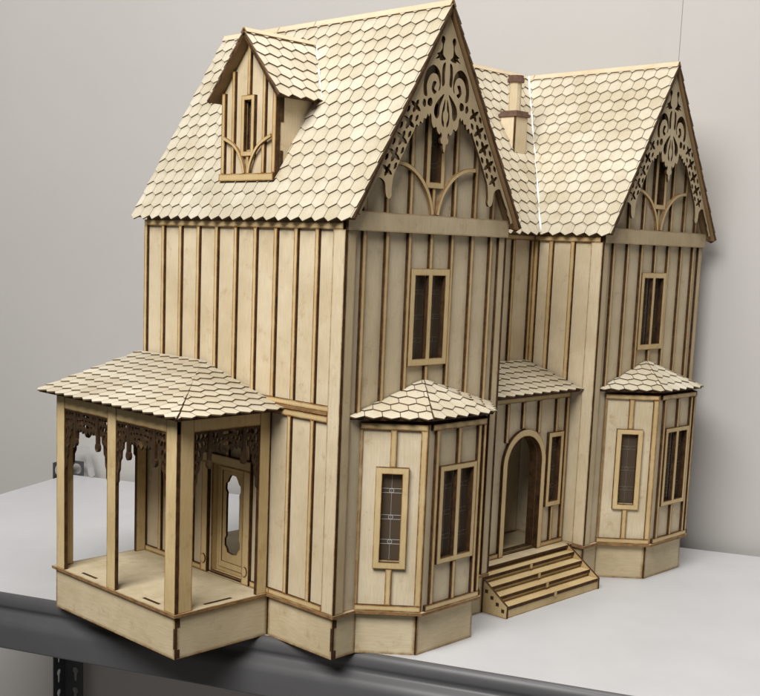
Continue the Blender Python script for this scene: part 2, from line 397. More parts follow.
    for i in range(3):
        a = Vector((x0+P[i][0], P[i][1], ez)); b = Vector((x0+P[i+1][0], P[i+1][1], ez))
        U = (b-a).normalized(); foot = a + U*((apex-a).dot(U)); Vv = (apex-foot).normalized()
        f = Fr(a, U, Vv); ln = (b-a).length
        poly = [(0, 0), (ln, 0), ((apex-a).dot(U), (apex-foot).length)]
        roof(f, poly, house, name='bay_roof', t=0.22, e=1.42, drop=0.18, shift=(0.1, 0.45, 0.2)[i])
    # ---- main roof slopes
    depth = D + OF + OBk
    YR = 21.85                                               # mid roof ridge line
    ym = 8.7
    left = Fr((x0-OS, D+OBk, ZE), (0, -1, 0), (SC, 0, SN))    # u runs towards the viewer
    right = Fr((x0+W+OS, -OF, ZE), (0, 1, 0), (-SC, 0, SN))
    return left, right, depth, wl

RIDGE = SL
# wing A (near) and wing B (far)
LA, RA, DEP, wallA = wing(0.0)
LB, RB, _, wallB = wing(XB)
full = [(0, 0), (DEP, 0), (DEP, RIDGE), (0, RIDGE)]
YR, YM = 21.85, 8.7
# A left slope and B right slope are whole, the slopes facing the middle run into valleys
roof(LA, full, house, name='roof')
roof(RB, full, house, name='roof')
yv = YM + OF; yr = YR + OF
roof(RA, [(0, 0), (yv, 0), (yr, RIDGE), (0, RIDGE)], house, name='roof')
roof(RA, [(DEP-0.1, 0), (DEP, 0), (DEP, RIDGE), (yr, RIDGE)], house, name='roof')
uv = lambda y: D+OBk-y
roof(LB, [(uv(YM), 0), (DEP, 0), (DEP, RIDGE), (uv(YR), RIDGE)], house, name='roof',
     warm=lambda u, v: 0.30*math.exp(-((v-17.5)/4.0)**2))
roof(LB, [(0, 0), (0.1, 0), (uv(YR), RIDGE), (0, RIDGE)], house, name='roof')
# middle roof
mA, mB = W+OS, XB-OS
MF = Fr((mA-DOWN_HALF, YM, ZE), (1, 0, 0), (0, SC*1.0, SN))
mw = (mB-mA) + 2*DOWN_HALF
slm = math.hypot(YR-YM, ZR-ZE); MF = Fr((mA-DOWN_HALF, YM, ZE), (1, 0, 0), (0, YR-YM, ZR-ZE))
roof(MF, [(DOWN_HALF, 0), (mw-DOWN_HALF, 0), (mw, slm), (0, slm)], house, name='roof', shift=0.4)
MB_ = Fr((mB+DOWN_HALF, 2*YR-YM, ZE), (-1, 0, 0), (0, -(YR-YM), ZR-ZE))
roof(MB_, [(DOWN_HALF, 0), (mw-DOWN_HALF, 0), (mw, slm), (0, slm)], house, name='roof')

# ridge caps: two thin boards each, in butted lengths
def ridge(a, b, parts, w=0.75, lift=0.42, sl=(SC, SN)):
    a = Vector(a); b = Vector(b); d = (b-a).normalized(); side = d.cross(Z).normalized()
    bm = newbm()
    t0 = 0.0; L = (b-a).length
    for f in parts:
        for s in (-1, 1):
            dn = (side*s*sl[0] - Z*sl[1]).normalized()
            fr = Fr(a + d*(t0*L+0.04) + Z*lift, d if s > 0 else -d, -dn)
            ln = (f-t0)*L-0.08
            add_plate(bm, fr, rect(0, -w, ln, 0) if s > 0 else rect(-ln, -w, 0, 0), 0.14, 0.0, burn=0.12)
        t0 = f
    return link('ridge_cap', bm, (W_RIDGE, EDGE_SOFT), house)
ridge((W/2, -OF, ZR), (W/2, D+OBk, ZR), (0.55, 0.72, 1.0))
ridge((XB+W/2, -OF, ZR), (XB+W/2, D+OBk, ZR), (0.62, 1.0))
ridge((W/2+1, YR, ZR), (XB+W/2-1.2, YR, ZR), (0.5, 1.0), w=0.6)

# glue beads in the valleys and beside the dormer
def glue(a, b, r=0.10, n=16, fade=0.5, off=V3(0, 0, 0)):
    a = Vector(a)+off; b = Vector(b)+off; bm = newbm(); pts = []; rr = []
    for i in range(n+1):
        t = i/n; p = a.lerp(b, t) + V3(random.uniform(-.05, .05), random.uniform(-.05, .05), 0)
        pts.append(p); rr.append(r*random.choice((0.12, 0.35, 0.7, 0.9, 1.15)))
    tube(bm, pts, rr, 7); link('glue_bead', bm, M_GLUE, house, True)
glue((XB-OS, YM, ZE), (XB+W/2, YR, ZR), 0.15, 26, off=V3(-0.26, -0.26, 0.30))
glue((6.75, 10.9, 56.7), (10.5, 16.0, 63.0), 0.13, 14, off=V3(-0.28, -0.1, 0.35))

# ------------------------------------------------------------------ bargeboards (fretwork)
def mirror(p): return [(-a, b) for a, b in reversed(p)]
def crosses(P, Q):
    o = lambda p, q, r: (q[0]-p[0])*(r[1]-p[1])-(q[1]-p[1])*(r[0]-p[0])
    for i in range(len(P)):
        a, b = P[i], P[(i+1) % len(P)]
        for j in range(len(Q)):
            c, d = Q[j], Q[(j+1) % len(Q)]
            if o(a, b, c)*o(a, b, d) < 0 and o(c, d, a)*o(c, d, b) < 0: return True
    return False
def clean(outer, holes):
    ok = []
    for h in holes:
        if not crosses(outer, h) and not any(crosses(h, q) for q in ok): ok.append(h)
    return ok
def bargeboard(x0):
    fr = Fr((x0+W/2, -1.12, 0), (1, 0, 0))
    zo = lambda dx: ZR - 0.95 - dx*SN/SC
    right = [(0.0, zo(0)), (3.0, zo(3.0)), (6.0, zo(6)), (9.0, zo(9)), (12.0, zo(12.0)), (12.15, 44.9)]
    low = [(11.75, 44.75), (11.55, 45.3), (11.2, 45.7), (11.05, 46.25), (10.7, 46.65), (10.35, 47.2), (10.0, 47.75), (9.6, 48.35),
           (9.0, 48.3), (8.55, 47.9), (8.45, 47.2), (8.25, 46.6), (7.85, 46.45), (7.55, 46.8), (7.6, 47.3), (7.5, 48.1), (7.3, 48.9),
           (6.65, 50.05), (6.0, 51.15), (5.3, 52.3), (4.65, 53.35), (4.35, 53.9), (4.0, 53.75), (3.85, 54.25), (3.45, 54.1), (3.3, 54.6),
           (2.95, 54.6), (2.75, 55.1), (2.5, 54.85), (2.35, 55.2), (2.15, 54.9), (2.05, 54.3), (1.75, 53.8), (1.35, 53.95), (1.15, 53.5), (0.8, 53.25),
           (0.6, 53.5), (0.42, 53.1), (0.62, 52.75), (0.5, 52.4), (0.25, 52.3), (0.2, 51.9), (0.0, 51.4)]
    lowc = catmull(low, 3, False)
    half = right + lowc
    outer = [(0.0, zo(0))] + half[1:-1] + [half[-1]] + [(-a, b) for a, b in reversed(half[1:-1])]
    H = []
    def h(pts, n=4, k=0): 
        if k: pts = [(a*1.2, 57 + (b-57)*1.12 + 0.25) for a, b in pts]
        c = catmull(pts, n); H.append(c); H.append(mirror(c))
    h([(0.55, 62.55), (0.75, 62.85), (1.05, 62.8), (1.15, 62.4), (0.95, 62.05), (0.98, 61.65), (1.25, 61.3), (1.75, 61.05), (1.5, 60.9), (1.95, 60.5), (1.35, 60.65), (1.2, 60.45), (0.35, 60.65), (0.75, 61.05), (0.78, 61.7), (0.72, 62.1)])
    h([(0.28, 59.75), (0.62, 59.5), (0.72, 58.6), (0.62, 57.7), (0.30, 57.9), (0.34, 58.8)], 4, 1)
    h([(1.25, 59.15), (1.9, 59.35), (2.6, 58.8), (2.95, 57.8), (2.9, 56.75), (2.45, 56.6), (2.55, 57.5), (2.25, 58.3), (1.75, 58.65), (1.25, 58.5), (0.95, 57.8), (1.05, 57.2), (0.82, 57.5), (0.85, 58.5)], 4, 1)
    h([(1.35, 57.9), (1.75, 57.95), (1.95, 57.3), (1.6, 56.85), (1.3, 57.1), (1.6, 57.35)], 4, 1)
    h([(0.28, 57.0), (0.85, 56.6), (1.4, 55.9), (1.5, 55.2), (1.15, 54.75), (0.85, 55.1), (0.75, 55.9)], 4, 1)
    h([(0.13, 56.6), (0.38, 55.9), (0.52, 55.1), (0.45, 54.4), (0.2, 54.1), (0.16, 54.45), (0.3, 54.8), (0.32, 55.3), (0.14, 55.7)], 4, 1)
    h([(1.9, 56.5), (2.3, 56.35), (2.35, 55.9), (1.95, 55.75), (1.75, 56.1)], 4, 1)
    h([(2.6, 56.2), (2.85, 56.3), (3.0, 55.9), (2.75, 55.6), (2.55, 55.8)], 4, 1)
    # crosses marching down the raking arms
    ax = Vector((-SC, SN)); px = Vector((SN, SC))
    arm = ((4.55, 55.65, 0.88), (5.45, 54.05, 0.98), (6.42, 52.4, 1.0), (7.38, 50.75, 1.0), (8.3, 49.2, 0.85))
    for (cx, cz, r) in arm:
        pts = []
        for k in range(16):
            a = k*math.tau/16; rr = r*(0.92 if k % 4 == 0 else (0.60 if k % 2 else 0.34))
            if k in (0, 8): rr *= 0.95
            if k in (4, 12): rr *= 1.05
            v = ax*math.cos(a)*rr + px*math.sin(a)*rr; pts.append((cx+v.x, cz+v.y))
        h(pts, 2)
    for (cx, cz, r) in arm:
        for dp in (0.78, -0.72):
            c = Vector((cx, cz)) + ax*0.97 + px*dp
            h([(c.x+ax.x*.42, c.y+ax.y*.42), (c.x+px.x*.22, c.y+px.y*.22), (c.x-ax.x*.42, c.y-ax.y*.42), (c.x-px.x*.22, c.y-px.y*.22)], 2)
    bm = newbm(); add_plate(bm, fr, outer, 0.28, 0.0, holes=clean(outer, H), burn=0)
    return link('bargeboard', bm, (W_FRET, EDGE), house)
bargeboard(0.0); bargeboard(XB)

# ------------------------------------------------------------------ near side wall (u = -y)
FS = Fr((0, 0, 0), (0, -1, 0))
DY0, DY1 = 14.2, 19.75
sw = plate('side_wall', FS, rect(-D, ZT, -0.35, ZE+0.9), 0.32, house, -0.32, holes=[rect(-DY1, ZT+0.25, -DY0, 17.35)])
for y in (29.2, 25.95, 22.7, 19.5, 16.25, 13.05, 9.85, 6.75, 3.65): vbar(FS, -y, 25.95, 43.3, sw)
bar(FS, -D, 25.95, -D+0.55, 43.3, sw, name='trim')
bar(FS, -D, 25.35, -0.02, 25.93, sw, name='trim'); bar(FS, -D, 43.32, -0.02, 43.95, sw, name='trim')
bar(FS, -1.35, 4.8, BD, 43.3, house, name='corner_board', h0=0.02, mats=(W_FACE, EDGE))
# storey line
plate('storey_sheet', Fr((0, 0, 25.0), (1, 0, 0), (0, 1, 0)), rect(-0.42, 1.4, 0.0, D), 0.3, house, 0, mats=(W_TRIM, EDGE_SOFT), burn=0.1)
# lower panels
for y in (7.0, 3.55): vbar(FS, -y, 5.4, 24.25, sw)
bar(FS, -9.5, 24.27, -1.38, 24.9, sw, name='trim'); bar(FS, -9.5, ZT+0.03, -1.38, 5.38, sw, name='trim')
for y in (10.3, 23.1, 25.95, 29.2, 32.5): vbar(FS, -y, 5.4, 24.25, sw)
for a, b in ((-D, -21.2), (-12.6, -9.5)): bar(FS, a, ZT+0.03, b, 5.38, sw, name='trim')
pl = plate('plinth', Fr((0, 0, 0), (0, -1, 0)), rect(-9.8, 0, -0.0, ZB), 0.3, house, -0.3, mats=(W_HOR, EDGE))
joint_marks(FS, -0.10, [(0.9, 3.3)], pl, w=0.18)
plate('plinth', Fr((0, 0, 0), (0, -1, 0)), rect(-D, 0, -10.0, ZB), 0.3, house, -0.3, mats=(W_HOR, EDGE))
# door surround and door
bar(FS, -21.1, 4.8, -20.05, 17.4, house, name='door_frame', d=0.45); bar(FS, -13.9, 4.8, -12.75, 17.4, house, name='door_frame', d=0.45)
dh = bar(FS, -21.3, 17.42, -12.6, 18.5, house, name='door_frame', d=0.55)
vbar(FS, -16.9, 18.52, 24.3, sw); vbar(FS, -20.4, 18.52, 24.3, sw); vbar(FS, -13.3, 18.52, 24.3, sw)
for y in (20.57, 13.33):
    ring = [(-y+0.42*math.cos(t*math.tau/16), 6.3+0.55*math.sin(t*math.tau/16)) for t in range(16)]
    plate('rosette', FS, ring, 0.14, house, 0.452, burn=0.12, mats=(W_TRIM, EDGE))
FD = Fr((1.0, 0, 0), (0, -1, 0)); yc = 17.0
def door_open(k=1.0):
    prof = [(0.0, 16.2), (0.45, 16.15), (0.75, 15.75), (0.95, 15.35), (1.25, 15.15), (1.3, 14.5), (1.05, 14.1), (1.1, 13.4), (1.1, 9.6), (1.05, 9.2), (1.3, 8.8), (1.3, 8.1), (1.0, 7.8), (0.8, 7.35), (0.0, 7.2)]
    r = [(-yc+a*k, b) for a, b in prof]; l = [(-yc-a*k, b) for a, b in reversed(prof[1:-1])]
    return r + l
plate('threshold', Fr((0, 0, ZT), (1, 0, 0), (0, 1, 0)), rect(-0.1, DY0, 1.3, DY1), 0.22, house, 0.003, mats=(W_TRIM, EDGE))
dr = plate('door', FD, rect(-yc-2.75, ZT+0.23, -yc+2.75, 17.5), 0.25, house, 0, holes=[door_open()], burn=0.1, mats=(W_TRIM, EDGE))
rim = 0.35
plate('door_moulding', FD, rect(-yc-2.2, ZT+0.75, -yc+2.2, 17.0), 0.10, dr, 0.252, holes=[rect(-yc-1.75, 6.2, -yc+1.75, 16.6)], burn=0.06, mats=(W_TRIM, EDGE))
for s in (-1, 1):
    plate('door_jamb', Fr((0, 0, 0), (1, 0, 0)), rect(0.02, ZT, 1.25, 17.5), 0.2, dr, (-DY0-0.02 if s > 0 else -DY1-0.18), mats=(W_TRIM, EDGE))

# far walls, partitions, hidden sides
plate('side_wall', Fr((W, 0, 0), (0, 1, 0)), rect(0.35, ZT, D, ZE+0.9), 0.3, house, -0.3)
plate('side_wall', Fr((XB+W, 0, 0), (0, 1, 0)), rect(0.35, ZT, D, ZE+0.9), 0.3, house, -0.3)
rw = Fr((XB+W, 0, 0), (0, 1, 0))
for y in (1.0, 4.3, 7.6, 11, 14.3, 17.6, 21, 24.3, 27.6, 31): vbar(rw, y, 5.4, 43.3, house)
plate('plinth', rw, rect(0, 0, D, ZB), 0.3, house, -0.3, mats=(W_HOR, EDGE))
# wing B inner side, facing the entry
FB = Fr((XB, 0, 0), (0, -1, 0))
bw = plate('side_wall', FB, rect(-D, ZT, -0.35, ZE+0.9), 0.32, house, -0.32, mats=(W_FACE, EDGE))
for y in (7.35, 4.1): vbar(FB, -y, 25.2, 43.3, bw, w=0.6)
bar(FB, -9.95, 25.2, -9.35, 43.3, bw, name='trim'); bar(FB, -9.95, 43.32, -0.02, 43.95, bw, name='trim')
bar(FB, -1.35, 4.8, BD, 43.3, house, name='corner_board', h0=0.02, mats=(W_FACE, EDGE))
plate('plinth', FB, rect(-3.2, 0, 0, ZB), 0.3, house, -0.3, mats=(W_HOR, EDGE))
# wing A far side toward the entry
FA2 = Fr((W, 0, 0), (0, 1, 0))
bar(FA2, -BD, 4.8, 1.2, 43.3, house, name='corner_board', mats=(W_FACE, EDGE))
plate('plinth', FA2, rect(0, 0, 3.2, ZB), 0.3, house, -0.3, mats=(W_HOR, EDGE))

# ------------------------------------------------------------------ middle section
FM = Fr((W, 10.3, 0), (1, 0, 0)); G = GAP
mwall = plate('middle_wall', FM, rect(0.1, ZT, G-0.35, ZE+1.6), 0.3, house, -0.3)
for u in (4.2, 8.0, 11.8, 15.6): vbar(FM, u, 26.5, 43.3, mwall)
bar(FM, G-0.95, 26.5, G-0.38, 43.3, mwall, name='trim'); bar(FM, 0.1, 43.32, G-0.38, 43.95, mwall, name='trim')
# entry wall: arch, sidelight
FE = Fr((W, 3.2, 0), (1, 0, 0))
ac = 35.2-W; ar = 3.5; zs = 16.0
def arch(r, z0, n=20): return [(ac-r, z0), (ac+r, z0)] + [(ac+r*math.cos(t*math.pi/n), zs+r*math.sin(t*math.pi/n)) for t in range(n+1)]
ew = plate('entry_wall', FE, rect(0.05, ZT, G-0.35, 24.5), 0.3, house, -0.3, holes=[arch(ar, ZT+0.25), rect(40.65-W, 10.5, 42.7-W, 18.8)])
plate('arch_lining', FE, arch(ar+0.16, ZT+0.06), 1.1, house, -1.42, holes=[arch(ar, ZT+0.3)], burn=0, mats=(W_TRIM, EDGE))
arf = arch(ar+0.85, ZT+0.05)
fo = [(ac-ar-0.85, ZT+0.05), (ac-ar, ZT+0.05)] + [(ac-ar*math.cos(t*math.pi/20), zs+ar*math.sin(t*math.pi/20)) for t in range(21)] + [(ac+ar, ZT+0.05), (ac+ar+0.85, ZT+0.05)] + [(ac+(ar+0.85)*math.cos(t*math.pi/20), zs+(ar+0.85)*math.sin(t*math.pi/20)) for t in range(21)]
plate('arch_frame', FE, fo, 0.42, house, 0.0, burn=0.12, mats=(W_TRIM, EDGE))
window(FE, 40.05-W, 9.9, 43.25-W, 19.45, house, rim=0.62)
for x, z0 in ((28.0, ZT+0.7), (31.45, 18.95), (34.6, 20.45), (37.9, 19.6)): vbar(FE, x-W, z0, 23.7, ew)
vbar(FE, 41.65-W, 19.47, 23.7, ew); vbar(FE, 41.65-W, 5.4, 9.88, ew)
bar(FE, G-1.15, 5.4, G-0.55, 23.7, ew, name='trim'); bar(FE, 0.3, 23.72, G-0.5, 24.35, ew, name='trim')
bar(FE, ac+ar+0.87, ZT+0.05, G-0.5, 5.38, ew, name='trim'); bar(FE, 0.3, ZT+0.05, ac-ar-0.87, 5.38, ew, name='trim')
# entry floor, roof
plate('floor', Fr((W, 0, ZB), (1, 0, 0), (0, 1, 0)), rect(0.35, 1.35, G-0.5, 10.0), ZT-ZB, house, 0, burn=0.12, mats=(W_HOR, EDGE))
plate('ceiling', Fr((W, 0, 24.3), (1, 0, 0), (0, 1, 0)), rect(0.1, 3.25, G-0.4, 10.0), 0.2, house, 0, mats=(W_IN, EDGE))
er = math.hypot(9.05, 2.85)
roof(Fr((W+0.15, 1.25, 24.75), (1, 0, 0), (0, 9.05, 2.85)), rect(0, 0, G-0.55, er), house, name='entry_roof', shift=0.5, e=1.5)
plate('plinth', Fr((W, 3.0, 0), (1, 0, 0)), rect(0.1, 0, G-0.1, ZB), 0.3, house, -0.3, mats=(W_HOR, EDGE))
# steps
st = bpy.data.objects.new('staircase', None); COL.objects.link(st); st.parent = house; st.location = (0, 0, 0)
sx0, sx1 = 24.75, 43.95
nst = 4; rise = 0.88; run = 1.25; y0s = -3.35; z0s = 1.42
for i in range(nst):
    y = y0s + i*run; z = z0s + i*rise
    yb = 3.1 if i == nst-1 else y + run + 0.35
    f = Fr((sx0+0.32, y-0.02, z-0.38), (1, 0, 0), (0, 1, 0)); Lx = sx1-sx0-0.64
    plate('tread', f, rect(0, 0, Lx, yb-y), 0.38, st, 0, burn=0.1, mats=(W_TRIM, EDGE))  # charred front edge, made deeper to take in the gap shadow below it
    z1 = 0.0 if i == 0 else z-rise
    plate('riser', Fr((sx0+0.32, y+0.28 if i else y+0.05, 0), (1, 0, 0)), rect(0, z1, Lx, z-0.39), 0.25, st, -0.25, burn=0.14, mats=(W_TRIM, EDGE))
    um = Lx*0.5
    plate('tab', Fr((sx0+0.32, y, 0), (1, 0, 0)), rect(um-0.26, z-0.62, um+0.26, z+0.05), 0.06, st, 0.03, burn=0.05, mats=(W_TRIM, EDGE_SOFT))
for x in (sx0, sx1-0.3):
    f = Fr((x+0.3, 0, 0), (0, 1, 0)) if x > 30 else Fr((x, 0, 0), (0, -1, 0))
    s = 1 if x > 30 else -1
    prof = [(s*(y0s-0.05), 0), (s*3.0, 0), (s*3.0, 4.4), (s*1.55, 4.85), (s*(y0s-0.05), 1.42)]
    if s < 0: prof = prof[::-1]
    strg = plate('stringer', f, prof, 0.3, st, -0.3, burn=0.1, mats=(W_TRIM, EDGE))
    bm = newbm()
    for i in range(5):
        y = -3.05 + i*0.82; z = 0.80 + i*0.60
        add_plate(bm, f, rect(min(s*y, s*(y+0.42)), z-0.2, max(s*y, s*(y+0.42)), z+0.22), 0.03, 0.003, burn=0)
    link('slot', bm, (EDGE, EDGE), strg)

# ------------------------------------------------------------------ porch
porch = bpy.data.objects.new('porch', None); COL.objects.link(porch); porch.parent = house
PX, PY0, PY1 = -12.4, 9.8, 32.6
FPx = Fr((PX, 0, 0), (0, -1, 0)); FPy = Fr((0, PY0, 0), (1, 0, 0))
k = 0.22
pp = plate('plinth', Fr((PX+k, 0, 0), (0, -1, 0)), rect(-PY1+k, 0, -PY0-k, ZB), 0.3, porch, -0.3, mats=(W_HOR, EDGE))
pq = plate('plinth', Fr((0, PY0+k, 0), (1, 0, 0)), rect(PX+k+0.31, 0, -0.02, ZB), 0.3, porch, -0.3, mats=(W_HOR, EDGE))
joint_marks(Fr((PX+k, 0, 0), (0, -1, 0)), -PY0-k-0.10, [(1.1, 3.2)], pp, w=0.18)
joint_marks(Fr((0, PY0+k, 0), (1, 0, 0)), PX+k+0.46, [(0.1, 1.0), (3.3, 4.2)], pq)
plate('plinth', Fr((0, PY1-k, 0), (-1, 0, 0)), rect(0.05, 0, -PX-k-0.31, ZB), 0.3, porch, -0.3, mats=(W_HOR, EDGE_SOFT))
fl = plate('floor', Fr((0, 0, ZB+0.02), (1, 0, 0), (0, 1, 0)), rect(PX-0.15, PY0-0.15, -0.36, PY1+0.1), 0.3, porch, 0, burn=0.3, mats=(W_HOR, EDGE_SOFT))
bm = newbm(); ff = Fr((0, 0, ZB+0.32), (1, 0, 0), (0, 1, 0))
for r in (rect(PX+0.75, 13.6, PX+1.1, 16.4), rect(PX+0.75, 25.2, PX+1.1, 28.0), rect(-8.0, PY0+0.75, -4.4, PY0+1.1)):
    add_plate(bm, ff, r, 0.03, 0.003, burn=0)
link('slot', bm, (EDGE, EDGE), fl)
ZP0, ZP1 = ZT+0.03, 24.4
def post(fr, u0, u1): return plate('post', fr, rect(u0, ZP0, u1, ZP1), 0.42, porch, -0.42, burn=0.13, mats=(W_TRIM, EDGE))
post(FPx, -PY0-1.75, -PY0); post(FPx, -21.9, -20.3); post(FPx, -31.9, -30.3)
post(FPy, PX+0.44, PX+2.1); post(FPy, -1.75, -0.38)
FPb = Fr((0, PY1-0.3, 0), (-1, 0, 0)); post(FPb, -PX-2.1, -PX-0.44); post(FPb, 0.4, 1.7)
bar(FPx, -31.9, 23.0, -PY0, ZP1-0.02, porch, name='beam', d=0.36, h0=-0.40)
bar(FPy, PX+0.44, 23.0, -0.38, ZP1-0.02, porch, name='beam', d=0.36, h0=-0.40)
bar(FPb, 0.4, 23.0, -PX-0.44, ZP1-0.02, porch, name='beam', d=0.36, h0=-0.40)
def porch_fret(fr, ua, ub):
    """brackets, two drops and the little panel between, one cut-out per bay of the porch"""
    c = (ua+ub)/2; hwid = (ub-ua)/2; zt = 22.98; h0 = -0.33; t = 0.26
    bm = newbm()
    def blob(x, z, rx, rz, rot=0, n=8):
        rx *= 1.22; rz *= 1.15
        return [(x+rx*math.cos(k*math.tau/n)*math.cos(rot)-rz*math.sin(k*math.tau/n)*math.sin(rot), z+rx*math.cos(k*math.tau/n)*math.sin(rot)+rz*math.sin(k*math.tau/n)*math.cos(rot)) for k in range(n)]
    for s in (-1, 1):
        e = c + s*hwid
        P = lambda a, z: (e - s*a, z)
        out = [P(0, zt), P(1.95, zt), P(2.0, 22.4), P(1.75, 22.2), P(1.8, 21.8), P(1.5, 21.5), P(1.5, 21.0), P(1.2, 20.8), P(1.15, 20.2), P(0.85, 19.9), P(0.8, 19.1), P(0.55, 18.8), P(0.5, 17.9), P(0.3, 17.5), P(0.28, 16.6), P(0, 16.2)]
        holes = [blob(*P(a, z), rx, rz, s*rot) for a, z, rx, rz, rot in ((0.42, 22.45, .24, .3, 0), (1.0, 22.5, .2, .28, .4), (1.55, 22.55, .2, .22, 0), (0.35, 21.55, .18, .42, 0), (0.85, 21.65, .17, .38, -.5), (1.35, 21.75, .15, .3, -.4),
                 (0.75, 20.75, .16, .36, -.3), (0.3, 20.45, .13, .4, 0), (0.28, 19.45, .11, .38, 0), (0.6, 19.75, .11, .28, -.2), (0.24, 18.4, .09, .36, 0))]
        add_plate(bm, fr, out, t, h0, holes=holes, burn=0)
        d = c + s*hwid*0.52
        q = [(d-0.2, zt), (d-0.18, 20.0), (d-0.3, 19.85), (d-0.34, 19.5), (d-0.2, 19.2), (d, 19.1), (d+0.2, 19.2), (d+0.34, 19.5), (d+0.3, 19.85), (d+0.18, 20.0), (d+0.2, zt)]
        add_plate(bm, fr, q, t+0.12, h0-0.05, burn=0)
    a, b = c-hwid*0.52+0.19, c+hwid*0.52-0.19; w = b-a
    q = [(a, zt), (b, zt), (b, 21.0), (b-w*.06, 20.8), (b-w*.12, 21.2), (b-w*.18, 20.75), (b-w*.24, 21.25), (b-w*.32, 20.65), (b-w*.40, 21.1), (c, 20.55), (a+w*.40, 21.1), (a+w*.32, 20.65), (a+w*.24, 21.25), (a+w*.18, 20.75), (a+w*.12, 21.2), (a+w*.06, 20.8), (a, 21.0)]
    hs = [blob(c, 22.62, .55, .16), blob(c, 22.05, .16, .16), blob(c, 21.5, .5, .2)]
    for s in (-1, 1):
        for x, z, rx, rz in ((.22, 22.6, .2, .18), (.35, 22.5, .16, .28), (.45, 22.55, .1, .26), (.17, 22.05, .18, .14), (.29, 21.95, .16, .2), (.41, 21.85, .14, .26), (.25, 21.45, .13, .18), (.36, 21.3, .13, .16)):
            hs.append(blob(c+s*x*w, z, rx, rz))
    add_plate(bm, fr, q, t, h0, holes=clean(q, hs), burn=0)
    return link('bracket', bm, (W_CHAR_BACKLIT, EDGE), porch)
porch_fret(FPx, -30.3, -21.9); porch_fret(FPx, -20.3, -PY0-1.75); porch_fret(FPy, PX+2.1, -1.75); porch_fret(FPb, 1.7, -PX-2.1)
# hipped porch roof leaning on the side wall
EZ, AZ = 24.72, 28.45; ex = -13.95; ey = 7.75; hy = 21.5; ye = 33.5
a = Vector((ex, ye, EZ)); f1 = Fr(a, (0, -1, 0), Vector((-0.36-ex, 0, AZ-EZ))); s1 = math.hypot(ex+0.36, AZ-EZ)
roof(f1, [(0, 0), (ye-ey, 0), (ye-hy, s1), (0, s1)], porch, name='porch_roof', e=1.5, t=0.22, tiles=[(0, 0), (ye-ey+0.22, 0), (ye-hy+0.12, s1), (0, s1)])
a2 = Vector((ex, ey, EZ)); f2 = Fr(a2, (1, 0, 0), Vector((0, hy-ey, AZ-EZ))); s2 = math.hypot(hy-ey, AZ-EZ)
roof(f2, [(0, 0), (-ex-0.36, 0), (-ex-0.36, s2)], porch, name='porch_roof', e=1.5, t=0.22, shift=0.6, tiles=[(-0.2, 0), (-ex-0.36, 0), (-ex-0.36, s2+0.2)])

# ------------------------------------------------------------------ dormer
dm = bpy.data.objects.new('dormer', None); COL.objects.link(dm); dm.parent = house
DXF, DC, DH = 1.6, 16.5, 4.45
FDm = Fr((DXF, DC, 0), (0, -1, 0)); ezd, azd = 56.5, 63.4; hwd = 5.85
gs = (azd-ezd)/hwd; zw = 57.6
topz = lambda u: azd - 0.55 - abs(u)*gs
dwall = plate('dormer_wall', FDm, [(-DH, 48.3), (DH, 48.3), (DH, topz(DH)), (0, topz(0)), (-DH, topz(DH))], 0.3, dm, -0.3, holes=[rect(-0.5, 51.5, 0.5, 56.5)])
for u in (-2.5, 2.5): vbar(FDm, u, 49.0, topz(u)-0.2, dwall, w=0.46)
vbar(FDm, 0, 57.1, topz(0)-0.3, dwall, w=0.46); vbar(FDm, 0, 49.0, 50.8, dwall, w=0.46)
vbar(FDm, -DH+0.28, 49.0, topz(DH)-0.1, dwall, w=0.56); vbar(FDm, DH-0.28, 49.0, topz(DH)-0.1, dwall, w=0.56)
bar(FDm, -DH, 48.2, DH, 48.98, dwall, name='sill', d=0.6)
window(FDm, -1.05, 50.8, 1.05, 57.1, dm, rim=0.5, lead=True)
for s in (-1, 1):
    plate('brace', FDm, ribbon([(s*x, z) for x, z in ((0.35, 49.0), (0.6, 50.0), (1.3, 51.2), (2.3, 52.1), (3.9, 52.8))], 0.34), 0.25, dwall, BD-0.02, burn=0.07, mats=(W_TRIM, EDGE_SOFT))
xs = lambda z: (z-ZE)*SC/SN - OS
for s in (-1, 1):
    if s > 0: f = Fr((DXF, DC-DH, 0), (1, 0, 0))     # faces -y, towards the viewer
    else: f = Fr((DXF, DC+DH, 0), (-1, 0, 0))
    zt_ = topz(DH)
    pr = [(0.31, 48.8), (xs(zt_)-DXF+0.2, zt_), (0.31, zt_)]
    if s < 0: pr = [(-a_, b_) for a_, b_ in pr][::-1]
    sd = plate('dormer_side', f, pr, 0.3, dm, -0.3, burn=0.2)
    if s > 0:
        bm = newbm()
        for (z0_, z1_) in ((48.4, 51.3), (54.2, 56.9)): add_plate(bm, f, rect(0.33, z0_, 0.72, z1_), 0.06, 0.002, burn=0)
        link('finger_joint', bm, (EDGE, EDGE), sd)
xe = xs(ezd); xr = xs(azd); sd_ = math.hypot(hwd, azd-ezd)
roof(Fr((0.4, DC-hwd, ezd), (1, 0, 0), (0, hwd, azd-ezd)), [(0, 0), (xe-0.4+0.1, 0), (xr-0.4, sd_), (0, sd_)], dm, name='dormer_roof', e=1.45, drop=0.2, t=0.32)
roof(Fr((xr, DC+hwd, ezd), (-1, 0, 0), (0, -hwd, azd-ezd)), [(xr-xe-0.1, 0), (xr-0.4, 0), (xr-0.4, sd_), (0, sd_)], dm, name='dormer_roof', e=1.45, drop=0.2, t=0.32)
rc = ridge((0.35, DC, azd), (xr-0.2, DC, azd), (1.0,), w=0.62, lift=0.40, sl=(0.65, 0.76)); rc.parent = dm

